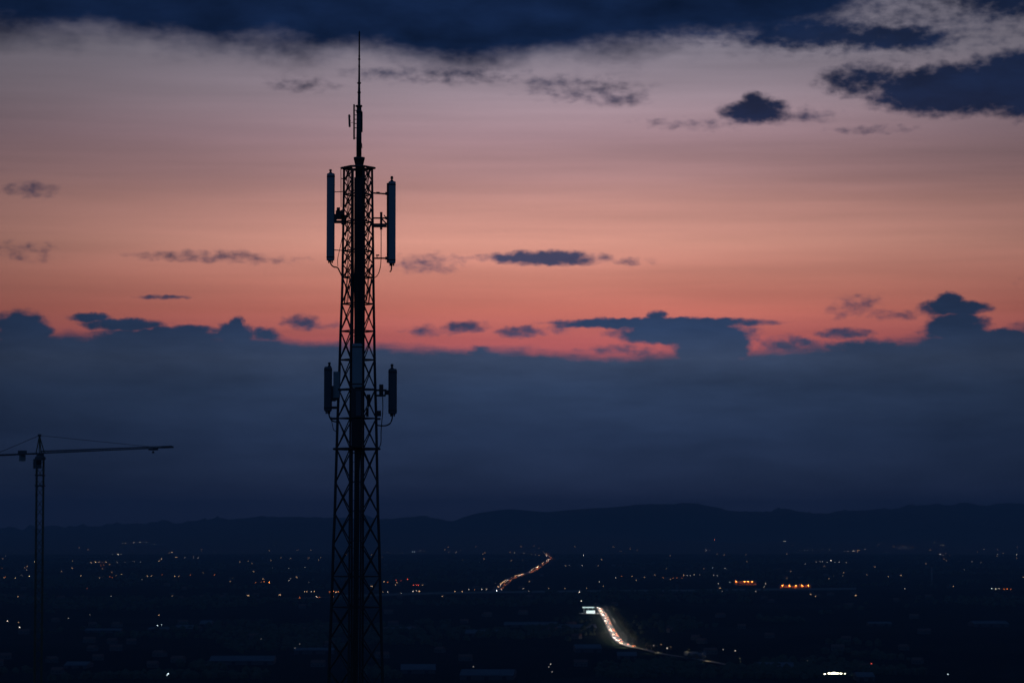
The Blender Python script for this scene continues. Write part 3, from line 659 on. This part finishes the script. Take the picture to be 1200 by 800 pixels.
# lamps with real downward light along the avenue and the far road
def road_lamp_mesh(col, st):
    m = mat('lamp panel', (0.6, 0.6, 0.6), 0.4, emit=col, strength=st, sampled=True)
    return MB().add([(-0.35, -0.7, 8.837), (0.35, -0.7, 8.837), (0.35, 0.7, 8.837), (-0.35, 0.7, 8.837)], [(3, 2, 1, 0)]).mesh('lamp_panel', m)
RPOLE = MB().tube([(0, -2.2, -0.8), (0, -2.2, 8.6)], [0.14, 0.09], 6).tube([(0, -2.2, 8.55), (0, -0.6, 9.0)], 0.07, 5).mesh('pole', STEEL)
RHEAD = MB().box((0, 0, 8.95), 1.0, 1.7, 0.22).mesh('lamp_head', STEEL)
def road_lamps(pts, w, every, col, st, label, group, i0=0, i1=None, one=False):
    pan = road_lamp_mesh(col, st); nn = normals(pts)
    for j, i in enumerate(range(i0, i1 or len(pts), every)):
        t, n = nn[i]; s = 1 if (one or j % 2) else -1
        p = pts[i] + n * (s * (w / 2 + 0.3))
        r = thing('road_lamp', label, 'street lamp', p, group); r.rotation_euler = (0, 0, math.atan2(-n.x * s, n.y * s))
        r.rotation_euler = (0, 0, math.atan2(-s * n.y, -s * n.x) - math.pi / 2)
        link('pole', RPOLE, r); link('lamp_head', RHEAD, r); link('lamp_panel', pan, r)
ib = next(i for i, p in enumerate(BRIGHT) if p.y < ground(741, 758.4).y)
road_lamps(BRIGHT, 9.5, 2, (1.0, 0.84, 0.75), 2600, 'arched street lamp throwing white light on the busy avenue', 'street lamps along the avenue', 0, ib)
road_lamps(BRIGHT, 9.5, 5, (1.0, 0.86, 0.50), 420, 'dimmer street lamp beside the tree-lined end of the avenue', 'street lamps along the tree-lined end of the avenue', ib + 2)
road_lamps(FAR, 22, 4, (1.0, 0.62, 0.45), 420, 'street lamp over the winding far road full of traffic', 'street lamps along the far road')

# ------------------------------------------------------------------ cars
def car_proto(front, col, lamp_k, lev):
    t = bpy.data.objects.new('car', None); COL.objects.link(t)
    prof = [(-2.2, 0.35), (2.2, 0.35), (2.2, 0.75), (1.2, 0.95), (0.5, 1.42), (-1.2, 1.45), (-2.0, 0.98), (-2.2, 0.9)]
    link('body', MB().prism(prof, -0.88, 0.88).mesh('body', mat('car paint', col, 0.3, 0.2)), t)
    for x in (-1.35, 1.35):
        for y in (-0.86, 0.86): link('wheel', MB().tube([(x, y - 0.1, 0.33), (x, y + 0.1, 0.33)], 0.33, 10).mesh('wheel', RUBBER), t)
    hl = mat('headlight glass', (0.7, 0.7, 0.7), 0.2, emit=COLS[lamp_k], strength=1.6 * 2.2 ** lev, sampled=True)
    x0 = 2.22 if front else -2.22
    for y in (-0.6, 0.6): link('headlight' if front else 'tail_light', MB().tube([(x0 - 0.05, y, 0.72), (x0 + 0.05, y, 0.72)], 0.27, 10).mesh('light', hl), t)
    return t
PROTO = {'front_white': car_proto(True, (0.5, 0.5, 0.5), 'n', 2.6), 'front_warm': car_proto(True, (0.06, 0.06, 0.08), 'w', 2.4), 'back_amber': car_proto(False, (0.1, 0.03, 0.03), 'o', 1.6)}
USED = set()
def car(kind, p, ang, label, group):
    pr = PROTO[kind]
    if kind in USED: o = dup(pr, p, ang)
    else: USED.add(kind); o = pr; o.location = p; o.rotation_euler = (0, 0, ang)
    tag(o, label, 'car', group)
def traffic(pts, n, w, label_f, label_b, group, mix, i0=0, i1=None):
    nn = normals(pts); i1 = i1 or len(pts) - 1; slots = set()
    for _ in range(n * 6):
        if len(slots) >= n: break
        i = random.randint(i0, i1 - 1); ln = random.choice((-0.34, -0.14, 0.14, 0.34)); h = random.choice((0.1, 0.55))
        if (i, ln, h) in slots: continue
        slots.add((i, ln, h))
        t, nrm = nn[i]; p = pts[i].lerp(pts[i + 1], h) + nrm * (ln * w); p.z = pts[i].lerp(pts[i + 1], h).z + 0.08
        p += t * 0
        # right-hand traffic: cars on one half come towards the viewer
        toward = t if t.y < 0 else -t
        if abs(t.y) < 0.2: toward = t
        comes = (nrm.dot(Vector((1, 0, 0))) * ln) < 0
        k = random.choice(mix[0] if comes else mix[1])
        dvec = toward if comes else -toward
        car(k, p, math.atan2(dvec.y, dvec.x), label_f if comes else label_b, group)
FW = ['front_white', 'front_white', 'front_warm']; BK = ['back', 'back_amber']
traffic(BRIGHT, 70, 9.5, 'car with white headlights driving down the lit avenue', 'car with glowing tail lights driving away along the lit avenue', 'cars on the avenue', (FW, ['back_amber']), 0, ib)
traffic(FAR, 120, 22, 'car with warm headlights on the winding far road', 'car with amber rear lights on the winding far road', 'cars on the far road', (['front_warm', 'front_white', 'front_warm'], ['back_amber']))
traffic(MOTOR, 26, 24, 'car driving along the straight motorway across the plain', 'car driving along the straight motorway across the plain', 'cars on the motorway', (['front_warm', 'front_white'], ['back_amber']), 6, len(MOTOR) - 8)
traffic(REDRD, 16, 9, 'car queuing on the small straight lane with amber lights', 'car queuing on the small straight lane with amber lights', 'cars on the lane', (['back_amber'], ['back_amber']), len(REDRD) // 2, len(REDRD) - 8)
# pale noise wall along the motorway
wall = thing('noise_wall', 'long low pale concrete wall running along the motorway across the plain', 'wall', MOTOR[0])
nn = normals(MOTOR)
for i in range(12, len(MOTOR) - 1):
    a = MOTOR[i] + nn[i][1] * 13; b = MOTOR[i + 1] + nn[i + 1][1] * 13; c = (a + b) / 2; d = b - a
    wpart(wall, 'panel', MB().box((c.x, c.y, c.z + 1.2), d.length - 0.4, 0.3, 4.2 + 0.3 * random.random(), math.atan2(d.y, d.x)), CONC)

# ------------------------------------------------------------------ buildings
WALLM = [mat('house render', c, 0.9, 0, 0.8, 0.2) for c in ((0.10, 0.095, 0.09), (0.08, 0.07, 0.065), (0.12, 0.11, 0.105))]
ROOFM = [mat('roof tiles', c, 0.85, 0, 1.5, 0.3) for c in ((0.16, 0.07, 0.05), (0.08, 0.075, 0.075))]
WINL = mat('lit window', (0.4, 0.35, 0.3), 0.3, emit=(1.0, 0.62, 0.32), strength=1.1, sampled=True); WIND = mat('dark window', (0.02, 0.025, 0.03), 0.1); DOORM = mat('door paint', (0.10, 0.06, 0.04), 0.6)
def house_proto(v, lit):
    t = bpy.data.objects.new('house', None); COL.objects.link(t); w, d, h = ((11, 8, 4.2), (9, 8, 6.0), (14, 9, 4.6))[v]
    link('wall', MB().box((0, 0, h / 2 - 0.5), w, d, h + 1).mesh('wall', WALLM[v]), t)
    rf = link('roof', MB().add([(-w / 2 - .4, -d / 2 - .5, h - .1), (w / 2 + .4, -d / 2 - .5, h - .1), (w / 2 + .4, d / 2 + .5, h - .1), (-w / 2 - .4, d / 2 + .5, h - .1), (-w / 2 - .4, 0, h + 2.6), (w / 2 + .4, 0, h + 2.6)],
         [(3, 2, 1, 0), (0, 1, 5, 4), (2, 3, 4, 5), (1, 2, 5), (3, 0, 4)]).mesh('roof', ROOFM[v % 2]), t)
    link('chimney', MB().box((w * 0.25, 0.8, h + 2.5), 0.7, 0.7, 1.8).mesh('chimney', WALLM[1]), rf)
    for j, x in enumerate((-w * 0.32, w * 0.08, w * 0.34)):
        link('window', MB().box((x, -d / 2 - 0.02, 1.9), 1.5, 0.1, 1.4).mesh('window', WINL if (j in lit) else WIND), t)
    link('door', MB().box((-w * 0.12, -d / 2 - 0.02, 1.05), 1.1, 0.1, 2.1).mesh('door', DOORM), t)
    return t
HP = [house_proto(0, (0,)), house_proto(1, (1, 2)), house_proto(2, (2,)), house_proto(0, ()), house_proto(1, (0,)), house_proto(2, ())]
HL = ['low gabled house with one lit window out on the plain', 'tall gabled house with two lit windows out on the plain', 'long gabled house with one lit window out on the plain', 'low gabled house with dark windows out on the plain', 'tall gabled house with one lit window out on the plain', 'long gabled house with dark windows out on the plain']
HG = ['low houses with a lit window', 'tall houses with two lit windows', 'long houses with a lit window', 'low dark houses', 'tall houses with one lit window', 'long dark houses']
hu = [False] * 6
rng = random.Random(3)
nh = 0
while nh < 250:
    px = rng.uniform(-10, 1210); py = 640 + 62 * rng.random() ** 1.2 if rng.random() < 0.85 else rng.uniform(700, 790)
    dens = mnoise.noise((px / 90, py / 9, 2)) + 0.25
    if py < 700 and dens < rng.random() * 0.6: continue
    if abs(py - 694) < 3: continue
    i = rng.choice((0, 1, 2, 4, 0, 1, 3, 5)) if py < 700 else rng.choice((3, 5, 3, 5))
    g = ground(px, py); rz = rng.uniform(-0.7, 0.7)
    if min((g - q).length for q in BRIGHT[::3] + FAR[::3] + MOTOR[::4]) < 45: continue
    if hu[i]: o = dup(HP[i], g, rz)
    else: o = HP[i]; hu[i] = True; o.location = g; o.rotation_euler = (0, 0, rz)
    z = zone(px, py); tag(o, HL[i].replace('out on the plain', z), 'house', HG[i] + ' ' + z); nh += 1
# warehouses with pale low roofs
METR = mat('pale metal roof', (0.10, 0.115, 0.13), 0.7, 0, 0.06, 0.7); METW = mat('metal cladding', (0.05, 0.055, 0.06), 0.7, 0, 0.3, 0.2)
def warehouse(px, py, wpx, label, depth=36, h=4.5, wall_m=METW, group='pale-roofed warehouses on the plain', rz=0.0, lit=0):
    g = ground(px, py); w_ = wpx * g.length / F
    t = thing('warehouse', label, 'warehouse', g, group); t.rotation_euler = (0, 0, rz)
    link('wall', MB().box((0, depth / 2, h / 2 - 0.5), w_, depth, h + 1).mesh('wall', wall_m), t)
    link('roof', MB().add([(-w_ / 2 - .5, -.5, h + .02), (w_ / 2 + .5, -.5, h + .02), (w_ / 2 + .5, depth + .5, h + .02), (-w_ / 2 - .5, depth + .5, h + .02), (-w_ / 2 - .5, depth / 2, h + depth * 0.075), (w_ / 2 + .5, depth / 2, h + depth * 0.075)],
         [(3, 2, 1, 0), (0, 1, 5, 4), (2, 3, 4, 5), (1, 2, 5), (3, 0, 4)]).mesh('roof', METR), t)
    nd_ = max(2, int(w_ / 14))
    for i in range(nd_): link('loading_door', MB().box((-w_ / 2 + w_ * (i + 0.5) / nd_, -0.04, 1.6), 4.0, 0.12, 3.4).mesh('loading_door', WIND if i >= lit else WINL), t)
    return t
for px, py, wpx, lb in ((186, 739.5, 26, 'shed with two cool white lamps by its pale roof'), (215, 739, 20, 'shed with pale roof beside the one with cool lamps'), (240, 734, 13, 'smallest pale-roofed shed behind a row of two others'), (283, 778.5, 74, 'very long pale-roofed shed on the dark land between crane and tower'),
        (88, 783, 26, 'short pale-roofed shed below the crane jib on dark land'), (368, 766, 46, 'pale-roofed shed seen through the tower lattice, at its left leg'), (564, 745.5, 38, 'pale-roofed shed standing alone between tower and avenue'), (622, 734.5, 62, 'very long pale-roofed shed leading towards the avenue'), (676, 738, 46, 'long pale-roofed shed ending beside the lit avenue'),
        (466, 740, 30, 'pale-roofed shed just beside the right leg of the tower'), (570, 796, 62, 'very long pale-roofed shed on the lowest slope, with lamps behind it'), (490, 789, 40, 'pale-roofed shed at the foot of the slope beside the tower'), (815, 772, 24, 'small pale-roofed shed where the avenue bends away'), (908, 786, 44, 'long pale-roofed shed beside the floodlit sports pitch'),
        (1032, 733, 26, 'pale-roofed shed alone below the factory chimney'), (1162, 734, 40, 'long pale-roofed shed far from any road, past the chimney'), (735, 772, 22, 'small pale-roofed shed at the bend of the lit avenue'), (1015, 798, 20, 'small pale-roofed shed behind the red lamp near the pitch'), (120, 741, 40, 'long pale-roofed shed behind the crane mast'), (690, 764, 30, 'pale-roofed shed facing the lit avenue from across a field')):
    warehouse(px, py, wpx, lb, depth=random.uniform(30, 60), rz=random.uniform(-0.06, 0.06), h=random.uniform(3, 4.5))
# floodlit yards with orange lamps
for (pxs, py, wpx, nm) in (((863, 872, 877, 882), 684.6, 26, 'warehouse behind the compact orange floodlit yard'), ((917, 925, 932.5, 940, 947), 689.6, 36, 'warehouse behind the wide orange floodlit yard beside the motorway')):
    warehouse(sum(pxs) / len(pxs), py - 0.07, wpx, nm, 24, 8, mat('cream cladding', (0.34, 0.26, 0.19), 0.8, 0, 0.3, 0.2), None)
    for j, x in enumerate(pxs):
        lamp(x, py + (0.06 if j % 2 else 0.0), 'o', 6.0 if j in (2,) else 5.5, 'orange yard lamp glowing in front of a cream warehouse', 'orange lamps in the floodlit yards')
# filling station beside the avenue
st = ground(691.5, 718.6)
fs_ = thing('filling_station', 'filling station with bright cool white canopy and shop beside the avenue', 'filling station', st)
LITC = mat('lit fascia', (0.7, 0.75, 0.75), 0.4, emit=(0.74, 1.0, 0.98), strength=1.1, sampled=True); LITS = mat('lit shop window', (0.6, 0.65, 0.65), 0.3, emit=(0.80, 1.0, 0.95), strength=1.6, sampled=True)
WHITEP = mat('white panel', (0.75, 0.77, 0.78), 0.5, 0, 0.5, 0.1)
link('forecourt', MB().box((0, 14, -0.2), 34, 52, 0.7).mesh('forecourt', CONC), fs_)
sh = link('shop', MB().box((1, 4, 2.6), 15, 7, 5.2).mesh('shop', WHITEP), fs_)
for x in (-4.2, -0.8, 2.6, 6.0): link('window', MB().box((x, 0.44, 2.3), 2.9, 0.12, 3.0).mesh('window', LITS), sh)
link('shop_sign', MB().box((1, 0.4, 4.5), 14, 0.16, 0.9).mesh('shop_sign', LITC), sh)
cn = link('canopy', MB().box((-2, 30, 9.4), 19, 13, 1.6).mesh('canopy', LITC), fs_)
link('canopy_roof', MB().box((-2, 30, 10.26), 19.4, 13.4, 0.12).mesh('canopy_roof', METW), cn)
for x in (-9, -2, 5):
    for y in (26, 34): link('column', MB().box((x, y, 4.3), 0.5, 0.5, 8.6).mesh('column', WHITEP), fs_)
    pm = link('fuel_pump', MB().box((x, 30, 1.1), 0.9, 1.6, 1.9).mesh('fuel_pump', WHITEP), fs_)
# floodlit sports ground
PITCHM = mat('pitch grass', (0.06, 0.12, 0.035), 0.9, 0, 0.05, 0.2)
g0 = ground(978, 791.5)
pit = struct('sports_pitch', MB().box((g0.x, g0.y + 20, g0.z + 0.6), 46, 60, 0.5).mesh('sports_pitch', PITCHM))
FLM = mat('floodlight glass', (0.7, 0.7, 0.7), 0.3, emit=(1.0, 0.95, 0.66), strength=8, sampled=True)
FP = MB().tube([(0, 0, -1), (0, 0, 8)], [0.2, 0.12], 8).mesh('pole', STEEL); FC = MB().box((0, 0, 8.4), 2.2, 0.35, 1.5).mesh('floodlight_frame', STEEL)
FB = MB().box((0, -0.22, 8.4), 0.9, 0.06, 0.6).mesh('floodlight', FLM)
for x, y, s in ((966.6, 790.3, 0.75), (971.6, 790.0, 0.95), (975, 790.2, 1.0), (977.6, 790.6, 1.3), (981.5, 790.2, 1.0), (985.5, 790.0, 0.85), (990, 789.6, 0.55)):
    t = thing('floodlight_mast', 'floodlight mast blazing yellowish white over the small sports pitch', 'floodlight', ground(x, y + 9 * s), 'floodlights round the sports pitch'); t.scale = (s,) * 3
    link('pole', FP, t); link('floodlight_frame', FC, t)
    for dx in (-0.56, 0.56):
        for dz in (-0.34, 0.34):
            o = link('floodlight', FB, t); o.location = (dx, 0, dz)
# chimney far off
gc = ground(1092, 684.5)
ch = thing('factory_chimney', 'tall pale factory chimney standing alone on the plain', 'chimney', gc)
link('shaft', MB().lathe((0, 0, -1), [(2.4, 0), (1.5, 43)], 16).mesh('shaft', CONC, True), ch)
for z in (30, 40): link('band', MB().lathe((0, 0, z), [(1.85, 0), (1.85, 1.2)], 16).mesh('band', mat('red band paint', (0.35, 0.05, 0.04), 0.6)), ch)

# ------------------------------------------------------------------ trees
BARK = mat('bark', (0.07, 0.05, 0.035), 0.9, 0, 3, 0.3)
LEAF = [mat('leaves', c, 0.7, 0, 0.8, 0.5) for c in ((0.055, 0.075, 0.02), (0.045, 0.065, 0.022), (0.065, 0.075, 0.02))]
def tree_proto(i):
    rg = random.Random(50 + i); t = bpy.data.objects.new('roadside_tree', None); COL.objects.link(t)
    tr_ = MB().tube([(0, 0, -1), (0.1, 0, 2), (0.2, 0.1, 4.5), (0.1, 0, 7)], [0.28, 0.22, 0.16, 0.05], 7)
    cl_ = [Vector((0, 0, 7.5))]
    for k in range(7):
        a = k * 0.9 + rg.random(); q = Vector((math.cos(a) * rg.uniform(1.4, 2.8), math.sin(a) * rg.uniform(1.4, 2.8), rg.uniform(4.2, 7.6)))
        tr_.tube([(0.1, 0, rg.uniform(2.2, 4.5)), q * 0.6 + Vector((0, 0, 1.4)), q], [0.12, 0.08, 0.03], 5); cl_.append(q)
    link('trunk', tr_.mesh('trunk', BARK, True), t)
    cr = MB()
    for k in range(420):
        c_ = rg.choice(cl_); d = Vector((rg.gauss(0, 1), rg.gauss(0, 1), rg.gauss(0, 0.8))).normalized() * rg.uniform(0.4, 1.7); c0 = c_ + d
        u = Vector((rg.gauss(0, 1), rg.gauss(0, 1), rg.gauss(0, 1))).normalized(); v = u.orthogonal().normalized(); s = rg.uniform(0.18, 0.42)
        cr.add([c0 - u * s, c0 + v * s * 0.7, c0 + u * s, c0 - v * s * 0.7], [(0, 1, 2, 3)])
    link('crown', cr.mesh('crown', LEAF[i]), t)
    return t
TP = [tree_proto(i) for i in range(3)]; tu = [False] * 3
def tree(p, i, label, group, s=1.0):
    if tu[i]: o = dup(TP[i], p, random.uniform(0, 6), s)
    else: tu[i] = True; o = TP[i]; o.location = p; o.scale = (s,) * 3
    tag(o, label, 'tree', group)
nb = normals(BRIGHT)
for i in range(2, len(BRIGHT) - 6):
    t, n = nb[i]; e = n if n.x > 0 else -n
    if i < ib and i % 2 == 0:
        tree(drop(BRIGHT[i] + e * random.uniform(17, 24)), i % 3, 'leafy tree lit from the avenue, growing beside its straight stretch', 'trees beside the straight stretch of the avenue', random.uniform(0.8, 1.2))
    elif i >= ib and i % 2 == 0:
        s = random.choice((-1, 1))
        tree(drop(BRIGHT[i] + n * s * random.uniform(10, 15)), i % 3, 'leafy tree beside the dim bend of the avenue', 'trees beside the dim bend of the avenue', random.uniform(0.8, 1.3))
# dark woods and hedges over the plain, one mass
rg = random.Random(9)
ico_v = [Vector(v).normalized() for v in ((0, 0, 1), (.894, 0, .447), (.276, .851, .447), (-.724, .526, .447), (-.724, -.526, .447), (.276, -.851, .447), (.724, .526, -.447), (-.276, .851, -.447), (-.894, 0, -.447), (-.276, -.851, -.447), (.724, -.526, -.447))]
ico_f = [(0, 1, 2), (0, 2, 3), (0, 3, 4), (0, 4, 5), (0, 5, 1), (1, 6, 2), (2, 7, 3), (3, 8, 4), (4, 9, 5), (5, 10, 1), (6, 7, 2), (7, 8, 3), (8, 9, 4), (9, 10, 5), (10, 6, 1)]
vs, fs = [], []
nw = 0
BR = [(p.x, p.y) for p in BRIGHT[::2] + FAR[::2] + MOTOR[::2]]
while nw < 7000:
    rr = 2700 + 9500 * rg.random() ** 1.3; az = rg.uniform(-13, 13); x, y = rr * math.sin(R(az)), rr * math.cos(R(az))
    if mnoise.noise((x / 420, y / 700, 5)) + 0.5 * mnoise.noise((x / 90, y / 120, 6)) < 0.22: continue
    if any(abs(x - a) < 26 and abs(y - b) < 60 for a, b in BR): continue
    s = rg.uniform(3, 6); z = height(x, y); o = len(vs)
    for v in ico_v: k = s * rg.uniform(0.7, 1.25); vs.append((x + v.x * k, y + v.y * k, z + s * 0.75 + v.z * k))
    fs += [(a + o, b + o, c_ + o) for a, b, c_ in ico_f]; nw += 1
mb = MB(); mb.v = [Vector(v) for v in vs]; mb.f = fs
w_ = link('woodland', mb.mesh('woodland', mat('dark foliage', (0.04, 0.055, 0.025), 0.95, 0, 0.2, 0.4)))
w_['kind'] = 'stuff'; w_['label'] = 'dark woods and hedges spread across the plain'; w_['category'] = 'woods'

# ------------------------------------------------------------------ haze
hm = bpy.data.materials.new('haze'); hm.use_nodes = True; hn = hm.node_tree; hn.nodes.clear()
pv = hn.nodes.new('ShaderNodeVolumePrincipled'); pv.inputs['Density'].default_value = 7.0e-5; pv.inputs['Color'].default_value = (0.44, 0.72, 0.96, 1); pv.inputs['Anisotropy'].default_value = 0.0
ho_ = hn.nodes.new('ShaderNodeOutputMaterial'); hn.links.new(pv.outputs[0], ho_.inputs['Volume'])
hz = link('haze', MB().box((0, 0, 161), 54000, 54000, 340).mesh('haze', hm)); hz['kind'] = 'stuff'; hz['label'] = 'thin blue evening haze over the plain'; hz['category'] = 'haze'
print('lamps', count)
